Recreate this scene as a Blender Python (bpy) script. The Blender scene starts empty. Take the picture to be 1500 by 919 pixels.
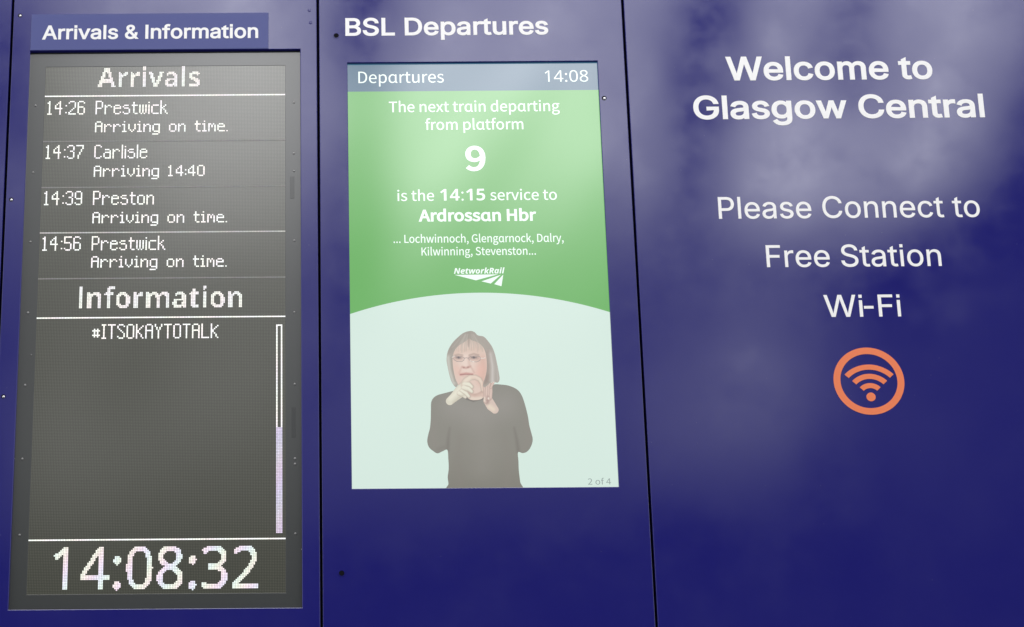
import bpy, bmesh, math, random, os
import numpy as np
import mathutils
from mathutils import Matrix, Vector

random.seed(7)
rng = np.random.default_rng(7)
S = bpy.context.scene
COL = S.collection

# ------------------------------------------------------------------ camera
# Wall of panels: front face on y = 0, facing -Y.  Camera 5.9 m away, 1.55 m up,
# long lens tipped up at the boards.
PW, PH = 1500.0, 919.0
FOC, PPX, PITCH, ROLL = 3500.0, 479.6, 0.3494006, -0.00744037
DIST, CAMZ = 5.9, 1.55
cp, sp = math.cos(PITCH), math.sin(PITCH)
cr, sr = math.cos(ROLL), math.sin(ROLL)
_r, _f, _u = Vector((1, 0, 0)), Vector((0, cp, sp)), Vector((0, -sp, cp))
AR, AU, AF = cr * _r + sr * _u, -sr * _r + cr * _u, _f
cam = bpy.data.cameras.new('camera')
cam.sensor_fit = 'HORIZONTAL'
cam.sensor_width = 36.0
cam.lens = FOC / PW * 36.0
cam.shift_x = (PW / 2 - PPX) / PW
cam.clip_start, cam.clip_end = 0.05, 200.0
camo = bpy.data.objects.new('camera', cam)
COL.objects.link(camo)
camo.matrix_world = Matrix(((AR.x, AU.x, -AF.x, 0), (AR.y, AU.y, -AF.y, -DIST), (AR.z, AU.z, -AF.z, CAMZ), (0, 0, 0, 1)))
S.camera = camo


def at(px, py, depth=0.0):
    """survey: picture measurement -> (x, z) in metres on the plane y = depth"""
    d = AF + AR * ((px - PPX) / FOC) + AU * ((PH / 2 - py) / FOC)
    k = (DIST + depth) / d.y
    return d.x * k, CAMZ + d.z * k


# ------------------------------------------------------------------ light
S.view_settings.view_transform = 'Standard'
S.view_settings.look = 'None'
S.view_settings.exposure = 0.0
S.view_settings.gamma = 1.0

world = bpy.data.worlds.new('World')
S.world = world
world.use_nodes = True
world.cycles.sampling_method = 'MANUAL'
world.cycles.sample_map_resolution = 512
nt = world.node_tree
nt.nodes.clear()
N, L = nt.nodes, nt.links


def wn(t, **kw):
    n = N.new(t)
    for k, v in kw.items():
        setattr(n, k, v)
    return n


def wmath(op, a, b=None, clamp=False):
    n = wn('ShaderNodeMath', operation=op)
    n.use_clamp = clamp
    for i, v in enumerate((a, b)):
        if v is None:
            continue
        if isinstance(v, (int, float)):
            n.inputs[i].default_value = v
        else:
            L.new(v, n.inputs[i])
    return n.outputs[0]


tc = wn('ShaderNodeTexCoord')
sep = wn('ShaderNodeSeparateXYZ')
L.new(tc.outputs['Generated'], sep.inputs[0])
ahead = wmath('MAXIMUM', wmath('MULTIPLY', sep.outputs[1], -1.0), 0.02)
comb = wn('ShaderNodeCombineXYZ')
L.new(wmath('DIVIDE', sep.outputs[0], ahead), comb.inputs[0])
L.new(wmath('DIVIDE', sep.outputs[2], ahead), comb.inputs[1])
UV = comb.outputs[0]

# world blobs shaped and weighted for the glare mirrored in the boards: (x, z, half width, half height, tilt deg, radiance)
# x, z = tangent of bearing / elevation, given as marks where each one reflects in the boards
GLARE_BLOBS = [
    # px, py, rx, ry, tilt, value   (+ adds glare, - takes it away)
    (250, -120, 961, 310, 0, 3.02),
    (1150, -150, 961, 465, 0, 3.49),
    (20, 60, 170, 403, 0, -1.47),
    (250, 60, 511, 232, 0, 2.36),
    (420, 160, 294, 294, 0, 1.05),
    (455, 60, 186, 279, 0, 2.42),
    (300, 250, 139, 279, 28, 0.74),
    (210, 90, 93, 248, 28, -0.16),
    (760, 40, 387, 232, 0, 2.23),
    (640, 200, 201, 294, 24, 3.32),
    (850, 200, 232, 310, 20, 2.58),
    (740, 250, 52, 263, 30, -0.51),
    (505, 20, 116, 201, 14, -3.77),
    (540, 190, 77, 403, 6, -2.16),
    (480, 190, 93, 403, 0, 0.31),
    (930, 60, 124, 434, 6, 0.27),
    (1040, 30, 93, 403, 14, -2.38),
    (985, 290, 62, 232, 10, -0.05),
    (1150, 70, 170, 387, 18, 1.50),
    (1245, 40, 93, 279, 12, -2.14),
    (1360, 90, 232, 356, 18, 2.61),
    (1175, 240, 201, 232, 22, 3.93),
    (1345, 225, 139, 232, 32, 2.38),
    (1475, 190, 108, 403, 30, -0.10),
    (1340, 300, 93, 201, 30, -0.26),
    (960, 420, 124, 511, 0, -0.17),
    (700, 330, 511, 248, 0, 0.74),
    (1080, 560, 201, 263, 24, 0.95),
    (1300, 560, 186, 170, 0, -0.03),
    (300, 560, 170, 232, 24, 0.26),
    (110, 640, 186, 263, 10, 0.45),
    (180, 540, 62, 263, 20, -0.29),
    (720, 745, 325, 139, 0, -0.08),
    (940, 640, 93, 186, 0, 0.15),
    (700, 560, 1085, 511, 0, 0.45),
    (230, 190, 190, 170, 0, 2.31),
    (40, 220, 150, 260, 10, 1.93),
    (400, 280, 110, 190, 25, 1.04),
    (200, 340, 180, 150, 0, 0.59),
    (350, 340, 150, 150, 0, 0.27),
    (450, 360, 90, 260, 0, 0.04),
    (1480, 25, 110, 110, 0, 1.68),
    (950, 210, 70, 170, 5, 1.69),
    (850, 340, 130, 150, 20, -0.26),
    (1050, 340, 140, 180, 20, 0.29),
    (1250, 170, 120, 180, 15, 0.02),
    (600, 75, 110, 90, 0, -0.04),
    (560, 160, 70, 150, 0, 0.84),
    (885, 270, 60, 120, 5, -1.02),
    (1020, 140, 60, 170, 14, 0.71),
    (1100, 760, 360, 240, 0, -0.14),
    (700, 860, 900, 160, 0, -0.25),
    (150, 420, 300, 180, 0, 0.40),
    (1250, 400, 260, 150, 0, -0.18),
    (48, 190, 60, 150, 0, -0.9),
    (335, 240, 60, 240, 28, 1.0),
    (215, 520, 60, 210, 22, -0.45),
    (100, 650, 80, 160, 10, 0.40),
    (335, 560, 80, 190, 25, 0.35),
    (150, 330, 50, 200, 26, -0.5),
    (748, 230, 42, 230, 28, -1.3),
    (650, 240, 60, 160, 20, 0.9),
    (850, 235, 75, 110, 20, 0.9),
    (570, 250, 50, 300, 10, -0.7),
    (1115, 120, 42, 210, 22, 0.9),
    (1258, 60, 50, 180, 18, -1.0),
    (1180, 250, 60, 130, 20, 0.7),
    (1400, 110, 40, 200, 24, 0.8),
]
total = None
for (px, py, rx, ry, tilt, val) in GLARE_BLOBS:
    x, z = at(px, py)
    pm = 0.000293        # one survey unit as a tangent
    mp = wn('ShaderNodeMapping', vector_type='TEXTURE')
    mp.inputs['Location'].default_value = (x / DIST, (z - CAMZ) / DIST, 0)
    mp.inputs['Rotation'].default_value = (0, 0, -math.radians(tilt))
    mp.inputs['Scale'].default_value = (rx * pm, ry * pm, 1)
    L.new(UV, mp.inputs['Vector'])
    g = wn('ShaderNodeTexGradient', gradient_type='SPHERICAL')
    L.new(mp.outputs[0], g.inputs[0])
    sm = wn('ShaderNodeMapRange', interpolation_type='SMOOTHSTEP')
    L.new(g.outputs['Fac'], sm.inputs['Value'])
    v = wmath('MULTIPLY', sm.outputs[0], float(val))
    total = v if total is None else wmath('ADD', total, v)
nz = wn('ShaderNodeTexNoise')
nz.inputs['Scale'].default_value = 1.0
nz.inputs['Detail'].default_value = 3.0
mpn = wn('ShaderNodeMapping', vector_type='TEXTURE')
mpn.inputs['Rotation'].default_value = (0, 0, -math.radians(26))
mpn.inputs['Scale'].default_value = (0.020, 0.070, 1)
L.new(UV, mpn.inputs[0])
L.new(mpn.outputs[0], nz.inputs['Vector'])
nfac = wmath('ADD', wmath('MULTIPLY', nz.outputs['Fac'], 1.75), 0.12)
front = wmath('MULTIPLY', wmath('ADD', wmath('MULTIPLY', sep.outputs[1], -4.0), -0.6), 1.0, clamp=True)
glow = wmath('MULTIPLY', wmath('MULTIPLY', wmath('MAXIMUM', total, 0.0), nfac), front)
rad = wmath('ADD', wmath('MULTIPLY', glow, 1.66), 0.12)
# ambient added for the hall at the sides and overhead, brightening panel edges
sides = wmath('MULTIPLY', wmath('SUBTRACT', wmath('ABSOLUTE', sep.outputs[0]), 0.4), 2.2, clamp=True)
above = wmath('MULTIPLY', wmath('SUBTRACT', sep.outputs[2], 0.62), 3.0, clamp=True)
rad = wmath('ADD', rad, wmath('ADD', wmath('MULTIPLY', sides, 0.9), wmath('MULTIPLY', above, 0.5)))
# glow added outside the blobs, so reflections stay bright from other angles
sepu = wn('ShaderNodeSeparateXYZ')
L.new(UV, sepu.inputs[0])


def ramp(v, a, b):
    n = wn('ShaderNodeMapRange', interpolation_type='SMOOTHSTEP')
    n.inputs['From Min'].default_value = a
    n.inputs['From Max'].default_value = b
    L.new(v, n.inputs['Value'])
    return n.outputs[0]


wide = ramp(wmath('ABSOLUTE', wmath('SUBTRACT', sepu.outputs[0], 0.09)), 0.30, 0.55)
high = ramp(sepu.outputs[1], 0.15, 0.42)
extra_glow = wmath('MULTIPLY', wmath('MULTIPLY', wmath('MULTIPLY', wide, high), nfac), wmath('MULTIPLY', front, 1.1))
rad = wmath('ADD', rad, extra_glow)
bg = wn('ShaderNodeBackground')
bg.inputs['Color'].default_value = (0.985, 0.985, 1.0, 1)
L.new(rad, bg.inputs['Strength'])
wo = wn('ShaderNodeOutputWorld')
L.new(bg.outputs[0], wo.inputs[0])

la = bpy.data.lights.new('roof_light', 'AREA')
la.shape = 'RECTANGLE'
la.size, la.size_y = 5.0, 2.2
la.energy = 245
la.color = (1.0, 0.985, 0.96)
lo = bpy.data.objects.new('roof_light', la)
COL.objects.link(lo)
lo.location = (0.6, -3.4, 8.8)
lo.rotation_euler = (Vector((0.5, 0, 3.6)) - lo.location).to_track_quat('-Z', 'Y').to_euler()


# ------------------------------------------------------------------ materials
def lin(c):
    c = np.asarray(c, float) / 255.0
    return np.where(c <= 0.04045, c / 12.92, ((c + 0.055) / 1.055) ** 2.4)


def mat(name, base, rough=0.3, spec=0.5, metal=0.0, emit=None, strength=1.0, attr=None, grid=None, bump=0.0, wear=False):
    m = bpy.data.materials.new(name)
    m.use_nodes = True
    t = m.node_tree
    p = t.nodes['Principled BSDF']
    p.inputs['Base Color'].default_value = (*base, 1)
    p.inputs['Roughness'].default_value = rough
    p.inputs['Specular IOR Level'].default_value = spec
    p.inputs['Metallic'].default_value = metal
    if emit is not None:
        p.inputs['Emission Color'].default_value = (*emit, 1)
        p.inputs['Emission Strength'].default_value = strength
    if attr:
        a = t.nodes.new('ShaderNodeAttribute')
        a.attribute_name = attr
        t.links.new(a.outputs['Color'], p.inputs['Emission Color'])
        p.inputs['Emission Strength'].default_value = strength
    g = t.nodes.new('ShaderNodeNewGeometry')
    if bump:
        n = t.nodes.new('ShaderNodeTexNoise')
        n.inputs['Scale'].default_value = 5.0
        n.inputs['Detail'].default_value = 2.0
        t.links.new(g.outputs['Position'], n.inputs['Vector'])
        b = t.nodes.new('ShaderNodeBump')
        b.inputs['Strength'].default_value = bump
        b.inputs['Distance'].default_value = 0.01
        t.links.new(n.outputs['Fac'], b.inputs['Height'])
        t.links.new(b.outputs[0], p.inputs['Normal'])
    if wear:
        # smudges, wiped marks and fine dust on the paint
        n = t.nodes.new('ShaderNodeTexNoise')
        n.inputs['Scale'].default_value = 5.0
        n.inputs['Detail'].default_value = 7.0
        n.inputs['Roughness'].default_value = 0.6
        t.links.new(g.outputs['Position'], n.inputs['Vector'])
        mr = t.nodes.new('ShaderNodeMapRange')
        mr.inputs['From Min'].default_value = 0.35
        mr.inputs['From Max'].default_value = 0.7
        mr.inputs['To Min'].default_value = rough * 0.7
        mr.inputs['To Max'].default_value = rough * 2.0
        t.links.new(n.outputs['Fac'], mr.inputs['Value'])
        t.links.new(mr.outputs[0], p.inputs['Roughness'])
        mx = t.nodes.new('ShaderNodeMix')
        mx.data_type = 'RGBA'
        mx.inputs['A'].default_value = (*base, 1)
        mx.inputs['B'].default_value = (base[0] + 0.006, base[1] + 0.006, base[2] + 0.006, 1)
        t.links.new(n.outputs['Fac'], mx.inputs['Factor'])
        # settled dust: sparse pale specks
        d = t.nodes.new('ShaderNodeTexVoronoi')
        d.inputs['Scale'].default_value = 42.0
        t.links.new(g.outputs['Position'], d.inputs['Vector'])
        dl = t.nodes.new('ShaderNodeMath')
        dl.operation = 'LESS_THAN'
        dl.inputs[1].default_value = 0.045
        t.links.new(d.outputs['Distance'], dl.inputs[0])
        sc_ = t.nodes.new('ShaderNodeSeparateColor')
        t.links.new(d.outputs['Color'], sc_.inputs[0])
        sel = t.nodes.new('ShaderNodeMath')
        sel.operation = 'GREATER_THAN'
        sel.inputs[1].default_value = 0.86
        t.links.new(sc_.outputs[0], sel.inputs[0])
        both = t.nodes.new('ShaderNodeMath')
        both.operation = 'MULTIPLY'
        t.links.new(dl.outputs[0], both.inputs[0])
        t.links.new(sel.outputs[0], both.inputs[1])
        weak = t.nodes.new('ShaderNodeMath')
        weak.operation = 'MULTIPLY'
        weak.inputs[1].default_value = 0.16
        t.links.new(both.outputs[0], weak.inputs[0])
        m2 = t.nodes.new('ShaderNodeMix')
        m2.data_type = 'RGBA'
        m2.inputs['B'].default_value = (0.35, 0.35, 0.37, 1)
        t.links.new(weak.outputs[0], m2.inputs['Factor'])
        t.links.new(mx.outputs['Result'], m2.inputs['A'])
        t.links.new(m2.outputs['Result'], p.inputs['Base Color'])
    if grid:
        # dark LED packages with thin gaps between them
        pitch, x0, z0, dark = grid
        sx = t.nodes.new('ShaderNodeSeparateXYZ')
        t.links.new(g.outputs['Position'], sx.inputs[0])

        def mth(op, a, b):
            k = t.nodes.new('ShaderNodeMath')
            k.operation = op
            for i, v in enumerate((a, b)):
                if isinstance(v, (int, float)):
                    k.inputs[i].default_value = v
                else:
                    t.links.new(v, k.inputs[i])
            return k.outputs[0]
        fs = []
        for o, z in ((0, x0), (2, z0)):
            fr = mth('FRACT', mth('DIVIDE', mth('SUBTRACT', sx.outputs[o], z), pitch), 0.0)
            fs.append(mth('LESS_THAN', mth('ABSOLUTE', mth('SUBTRACT', fr, 0.5), 0.0), 0.36))
        inside = mth('MULTIPLY', fs[0], fs[1])
        mx = t.nodes.new('ShaderNodeMix')
        mx.data_type = 'RGBA'
        mx.inputs['A'].default_value = (*dark, 1)
        mx.inputs['B'].default_value = (*base, 1)
        t.links.new(inside, mx.inputs['Factor'])
        t.links.new(mx.outputs['Result'], p.inputs['Base Color'])
    return m


BLUE = (0.0068, 0.0066, 0.136)
M_PANEL = mat('blue_paint', BLUE, rough=0.062, spec=0.5, bump=0.008, wear=True)
M_SIGN = mat('blue_vinyl', (0.078, 0.090, 0.245), rough=0.25, spec=0.14)
M_WHITE = mat('white_vinyl', (0.80, 0.80, 0.81), rough=0.35, spec=0.4)
M_ORANGE = mat('orange_vinyl', (0.75, 0.185, 0.07), rough=0.35, spec=0.4)
M_BLACK = mat('black_gap', (0.004, 0.004, 0.012), rough=0.7, spec=0.2)
M_BEZEL = mat('dark_bezel', (0.040, 0.044, 0.044), rough=0.14, spec=0.72, bump=0.004)
M_SLOT = mat('bezel_slot', (0.030, 0.033, 0.034), rough=0.16, spec=0.62)
M_STEEL = mat('steel_screw', (0.62, 0.62, 0.66), rough=0.25, metal=1.0)
M_PIN = mat('bezel_screw', (0.22, 0.22, 0.22), rough=0.35, metal=0.6)
M_HOLE = mat('black_hole', (0.003, 0.003, 0.006), rough=0.8, spec=0.1)
M_LED = mat('lit_leds', (0.05, 0.05, 0.05), rough=0.4, attr='tint', strength=1.25)
M_LEDBIG = mat('soft_lit_leds', (0.05, 0.05, 0.05), rough=0.4, attr='tint', strength=1.05)
M_LEDDIM = mat('dim_leds', (0.05, 0.05, 0.05), rough=0.4, attr='tint', strength=0.19)
M_LEDMID = mat('half_lit_leds', (0.05, 0.05, 0.05), rough=0.4, attr='tint', strength=0.55)


def screen(name, c, strength=1.0):
    return mat(name, (0.012, 0.012, 0.013), rough=0.075, spec=0.8, emit=tuple(lin(c)), strength=strength)


M_S_GREEN = screen('screen_green', (98, 172, 88))
M_S_HEAD = screen('screen_header', (54, 96, 122))
M_S_WHITE = screen('screen_white', (208, 228, 218))
M_S_TEXT = screen('screen_text', (236, 250, 243))
M_S_GREY = screen('screen_grey', (138, 150, 148))
M_S_PAINT = mat('screen_picture', (0.012, 0.012, 0.013), rough=0.075, spec=0.8, attr='tint', strength=1.0)


# ------------------------------------------------------------------ helpers
def tag(o, label=None, cat=None, group=None, kind=None):
    if label:
        o['label'] = label
    if cat:
        o['category'] = cat
    if group:
        o['group'] = group
    if kind:
        o['kind'] = kind
    return o


def link(name, me, m=None, parent=None):
    if m is not None and not me.materials:
        me.materials.append(m)
    o = bpy.data.objects.new(name, me)
    COL.objects.link(o)
    if parent is not None:
        o.parent = parent
        o.matrix_parent_inverse = parent.matrix_basis.inverted()
    return o


def empty(name, loc):
    o = bpy.data.objects.new(name, None)
    o.location = loc
    o.empty_display_size = 0.1
    COL.objects.link(o)
    return o


def box_bm(x0, x1, z0, z1, yf, yb, bevel=0.0):
    bm = bmesh.new()
    bmesh.ops.create_cube(bm, size=1.0)
    for v in bm.verts:
        v.co = Vector(((x0 + x1) / 2 + v.co.x * (x1 - x0), (yf + yb) / 2 + v.co.y * (yb - yf), (z0 + z1) / 2 + v.co.z * (z1 - z0)))
    if bevel:
        e = [e for e in bm.edges if all(abs(v.co.y - yf) < 1e-6 for v in e.verts)]
        bmesh.ops.bevel(bm, geom=e, offset=bevel, segments=2, affect='EDGES', profile=0.5)
    return bm


def done(bm, name, m, parent=None):
    bmesh.ops.recalc_face_normals(bm, faces=bm.faces)
    me = bpy.data.meshes.new(name)
    bm.to_mesh(me)
    bm.free()
    return link(name, me, m, parent)


def frame_bm(x0, x1, z0, z1, hx0, hx1, hz0, hz1, yf, yb, bevel=0.0015):
    """a sheet-metal face with a rectangular cut-out and returned edges"""
    bm = bmesh.new()
    o = [(x0, z0), (x1, z0), (x1, z1), (x0, z1)]
    h = [(hx0, hz0), (hx1, hz0), (hx1, hz1), (hx0, hz1)]
    vs = {}
    for k, ring in (('o', o), ('h', h)):
        for j, y in enumerate((yf, yb)):
            vs[k, j] = [bm.verts.new((x, y, z)) for x, z in ring]
    for i in range(4):
        j = (i + 1) % 4
        for s in (0, 1):
            bm.faces.new((vs['o', s][i], vs['o', s][j], vs['h', s][j], vs['h', s][i]))
        for k in ('o', 'h'):
            bm.faces.new((vs[k, 0][i], vs[k, 0][j], vs[k, 1][j], vs[k, 1][i]))
    bmesh.ops.recalc_face_normals(bm, faces=bm.faces)
    ed = []
    for k in ('o', 'h'):
        ring = set(vs[k, 0])
        ed += [e for e in bm.edges if e.verts[0] in ring and e.verts[1] in ring]
    bmesh.ops.bevel(bm, geom=ed, offset=bevel, segments=2, affect='EDGES', profile=0.5)
    return bm


def poly_obj(name, pts, y, m, parent, thick=0.0):
    """flat outline (x, z) at depth y; with thickness it stands proud of y"""
    bm = bmesh.new()
    f = bm.faces.new([bm.verts.new((x, y, z)) for x, z in pts])
    f.normal_update()
    if f.normal.y > 0:
        f.normal_flip()
    if thick:
        r = bmesh.ops.extrude_face_region(bm, geom=[f])
        for v in r['geom']:
            if isinstance(v, bmesh.types.BMVert):
                v.co.y -= thick
        bm.faces.ensure_lookup_table()
    else:
        bmesh.ops.triangulate(bm, faces=[f])
    me = bpy.data.meshes.new(name)
    bm.to_mesh(me)
    bm.free()
    return link(name, me, m, parent)


# ------------------------------------------------------------------ lettering
FDIR = bpy.utils.system_resource('DATAFILES', path='fonts')


def font(fn):
    try:
        return bpy.data.fonts.load(os.path.join(FDIR, fn), check_existing=True)
    except Exception:
        return None


F_GROT = font('Inter.woff2')
F_HUM = font('Noto Sans CJK Regular.woff2') or F_GROT
F_MATH = font('NotoSansMath-Regular.woff2') or F_GROT
_dg = bpy.context.evaluated_depsgraph_get


def outlines(body, fnt, spacing=1.0, res=6):
    """closed outlines of a line of text at size 1, in drawing direction"""
    c = bpy.data.curves.new('text', 'FONT')
    c.body = body
    if fnt:
        c.font = fnt
    c.size = 1.0
    c.space_character = spacing
    o = bpy.data.objects.new('text', c)
    COL.objects.link(o)
    bpy.context.view_layer.update()
    cu = o.to_curve(_dg())
    loops = []
    for s in cu.splines:
        bp = s.bezier_points
        pts = []
        n = len(bp)
        for i in range(n):
            p, q = bp[i], bp[(i + 1) % n]
            d0, d1 = p.handle_right - p.co, q.handle_left - q.co
            ch = q.co - p.co
            straight = abs(d0.x * ch.y - d0.y * ch.x) < 1e-6 and abs(d1.x * ch.y - d1.y * ch.x) < 1e-6
            if straight:
                pts.append((p.co.x, p.co.y))
            else:
                for k in range(res):
                    t = k / res
                    u = 1 - t
                    w = u ** 3 * p.co + 3 * u * u * t * p.handle_right + 3 * u * t * t * q.handle_left + t ** 3 * q.co
                    pts.append((w.x, w.y))
        clean = []
        for w in pts:
            if not clean or math.hypot(w[0] - clean[-1][0], w[1] - clean[-1][1]) > 1e-4:
                clean.append(w)
        if len(clean) > 2 and math.hypot(clean[0][0] - clean[-1][0], clean[0][1] - clean[-1][1]) < 1e-4:
            clean.pop()
        if len(clean) > 2:
            loops.append(np.array(clean))
    o.to_curve_clear()
    bpy.data.objects.remove(o)
    bpy.data.curves.remove(c)
    return loops


def area2(p):
    return float(np.sum(p[:, 0] * np.roll(p[:, 1], -1) - np.roll(p[:, 0], -1) * p[:, 1]))


def fatten(p, off, sgn):
    a, c = np.roll(p, 1, 0), np.roll(p, -1, 0)
    e0, e1 = p - a, c - p
    e0 /= np.maximum(np.hypot(*e0.T), 1e-9)[:, None]
    e1 /= np.maximum(np.hypot(*e1.T), 1e-9)[:, None]
    n0, n1 = np.stack([e0[:, 1], -e0[:, 0]], 1), np.stack([e1[:, 1], -e1[:, 0]], 1)
    m = n0 + n1
    k = np.maximum(np.sum(m * n0, 1), .45)
    return p + sgn * off * m / k[:, None]


_tcache = {}


def text_fill(body, fnt, offset=0.0, spacing=1.0):
    """(points, triangles) of the filled lettering, optionally emboldened"""
    key = (body, fnt.name if fnt else '', offset, spacing)
    if key in _tcache:
        return _tcache[key]
    if fnt is F_GROT:
        body = body.replace('l', '\u04cf').replace('I', '\u0399')     # plain upright strokes
    loops = outlines(body, fnt, spacing)
    if fnt is F_GROT:
        # square dots on the i
        for i, q in enumerate(loops):
            lo_, hi_ = q.min(0), q.max(0)
            if lo_[1] > .41 and hi_[1] - lo_[1] < .12:
                cx_, w_ = (lo_[0] + hi_[0]) / 2, .0305
                r_ = np.array([(cx_ - w_, .442), (cx_ + w_, .442), (cx_ + w_, .509), (cx_ - w_, .509)])
                loops[i] = r_ if (area2(q) > 0) == (area2(r_) > 0) else r_[::-1]
    big = max(loops, key=lambda q: abs(area2(q)))
    sgn = 1.0 if area2(big) > 0 else -1.0
    if offset:
        loops = [fatten(q, offset, sgn) for q in loops]
    vs, es = [], []
    for q in loops:
        b = len(vs)
        vs += [Vector((float(x), float(y))) for x, y in q]
        es += [(b + i, b + (i + 1) % len(q)) for i in range(len(q))]
    V, E_, Fc, *_ = mathutils.geometry.delaunay_2d_cdt(vs, es, [], 0, 1e-5)
    V = np.array([(v.x, v.y) for v in V])
    T = np.array([f for f in Fc if len(f) == 3])
    cen = V[T].mean(1)
    wind = np.zeros(len(cen))
    for q in loops:
        x0, y0 = q[:, 0][None], q[:, 1][None]
        x1, y1 = np.roll(q[:, 0], -1)[None], np.roll(q[:, 1], -1)[None]
        px, py = cen[:, 0][:, None], cen[:, 1][:, None]
        side = (x1 - x0) * (py - y0) - (px - x0) * (y1 - y0)
        wind += np.sum((y0 <= py) & (y1 > py) & (side > 0), 1) - np.sum((y0 > py) & (y1 <= py) & (side < 0), 1)
    T = T[wind * sgn > .5]
    used = np.unique(T)
    remap = np.full(len(V), -1)
    remap[used] = np.arange(len(used))
    _tcache[key] = (V[used], remap[T])
    return _tcache[key]


_hcache = {}


def ref_height(fnt, offset, ch='H'):
    k = (fnt.name if fnt else '', offset, ch)
    if k not in _hcache:
        a = text_fill(ch, fnt, offset)[0]
        _hcache[k] = (a[:, 1].min(), a[:, 1].max())
    return _hcache[k]


def math_bold(s, italic=False):
    A, a = (0x1D63C, 0x1D656) if italic else (0x1D5D4, 0x1D5EE)
    out = ''
    for ch in s:
        if ch.isupper():
            out += chr(A + ord(ch) - 65)
        elif ch.islower():
            out += chr(a + ord(ch) - 97)
        elif ch.isdigit() and not italic:
            out += chr(0x1D7EC + int(ch))
        else:
            out += ch
    return out


def lettering(name, body, fnt, xl, xr, yl, yr, cap, y, m, parent, offset=0.0, thick=0.0, ref='H', slant=False, shear=0.0, spacing=1.0, warp=None, label=None):
    """a line of text from survey marks: left/right ends, baseline, capital height"""
    V, T = text_fill(body, fnt, offset, spacing)
    a = V.copy()
    lo, hi = ref_height(fnt, offset, ref)
    base = lo
    if slant:
        # cut the tops of the letter t on a slant
        w = text_fill('t', fnt, offset)[0][:, 0]
        xh = ref_height(fnt, offset, 'x')[1]
        for i, ch in enumerate(body):
            if ch == 't':
                x1 = text_fill(body[:i + 1], fnt, offset, spacing)[0][:, 0].max()
                k = (a[:, 0] > x1 - (w.max() - w.min()) - .002) & (a[:, 0] < x1 + .002) & (a[:, 1] > xh + .03)
                if k.any():
                    a[k, 1] -= (a[k, 0].max() - a[k, 0]) * 0.55
    if warp:
        # close up the hyphen: word, hyphen, word, each with its share of the width
        e1 = [text_fill(b_, fnt, offset, spacing)[0][:, 0].max() for b_ in (body[:2], body[:3], body)]
        w2 = text_fill(body[2], fnt, offset)[0][:, 0]
        w3 = text_fill(body[3:], fnt, offset)[0][:, 0]
        src = [a[:, 0].min(), e1[0], e1[1] - (w2.max() - w2.min()), e1[1], e1[2] - (w3.max() - w3.min()), e1[2]]
        a[:, 0] = np.interp(a[:, 0], src, [*warp[1], *warp[2], *warp[3]])
    if shear:
        a[:, 0] += shear * a[:, 1]
    X0, Z0 = at(xl, yl, y)
    X1, Z1 = at(xr, yr, y)
    xm = (xl + xr) / 2
    ym = (yl + yr) / 2
    zt = at(xm, ym - cap, y)[1]
    zb = at(xm, ym, y)[1]
    kx = (X1 - X0) / (a[:, 0].max() - a[:, 0].min())
    kz = (zt - zb) / (hi - lo)
    n = len(a)
    out = np.empty((n, 3))
    out[:, 0] = X0 + (a[:, 0] - a[:, 0].min()) * kx
    out[:, 2] = zb + (a[:, 1] - base) * kz
    out[:, 1] = y - thick
    faces = []
    edge = {}
    for t in T:
        p, q, r = (int(i) for i in t)
        if (V[q, 0] - V[p, 0]) * (V[r, 1] - V[p, 1]) - (V[r, 0] - V[p, 0]) * (V[q, 1] - V[p, 1]) < 0:
            p, q, r = p, r, q
        faces.append((p, q, r))          # faces the viewer (-Y)
        for e2 in ((p, q), (q, r), (r, p)):
            edge[e2] = True
    if thick:
        back = out.copy()
        back[:, 1] = y
        for (p, q) in list(edge):
            if (q, p) not in edge:
                faces.append((q, p, p + n, q + n))
        out = np.vstack([out, back])
    me = bpy.data.meshes.new(name)
    me.from_pydata([tuple(v) for v in out], [], faces)
    o = link(name, me, m, parent)
    if label:
        o['label'] = label
    return o


# ------------------------------------------------------------------ panels
# vertical seams in metres (mean of survey points along each)
def seam(*pts):
    return sum(at(*p)[0] for p in pts) / len(pts)


X_A = seam((19.5, 0), (9, 240))
X_B = seam((465.5, 30), (469.5, 600), (471, 919))
X_C = seam((910.5, 0), (937, 460), (963, 919))
ZT, ZB = at(750, 0)[1] + 0.35, at(750, 919)[1] - 0.45
G = 0.0032
PT = 0.022           # panel thickness

wall = done(box_bm(-2.2, 3.6, ZB - .1, ZT + .1, 0.06, 0.16), 'wall', M_BLACK)
tag(wall, kind='structure')

grp = 'blue cladding panels'
strip = done(box_bm(X_A - 0.75, X_A - G, ZB, ZT, 0, PT, 0.0022), 'cladding_panel', M_PANEL)
tag(strip, 'narrow sliver of plain blue cladding panel at the far left edge', 'panel', grp, 'thing')

# arrivals board opening
BX0 = seam((44.2, 75.5), (28, 484), (12.5, 893))
BX1 = seam((439.8, 72), (442.4, 890))
BZ1 = (at(44, 75.5)[1] + at(440, 72)[1]) / 2
BZ0 = (at(12.5, 893.5)[1] + at(442.5, 890)[1]) / 2
board_panel = done(frame_bm(X_A + G, X_B - G, ZB, ZT, BX0, BX1, BZ0, BZ1, 0, PT, 0.0018), 'cladding_panel', M_PANEL)
tag(board_panel, 'blue cladding panel framing the tall grey LED arrivals board', 'panel', grp, 'thing')

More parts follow.
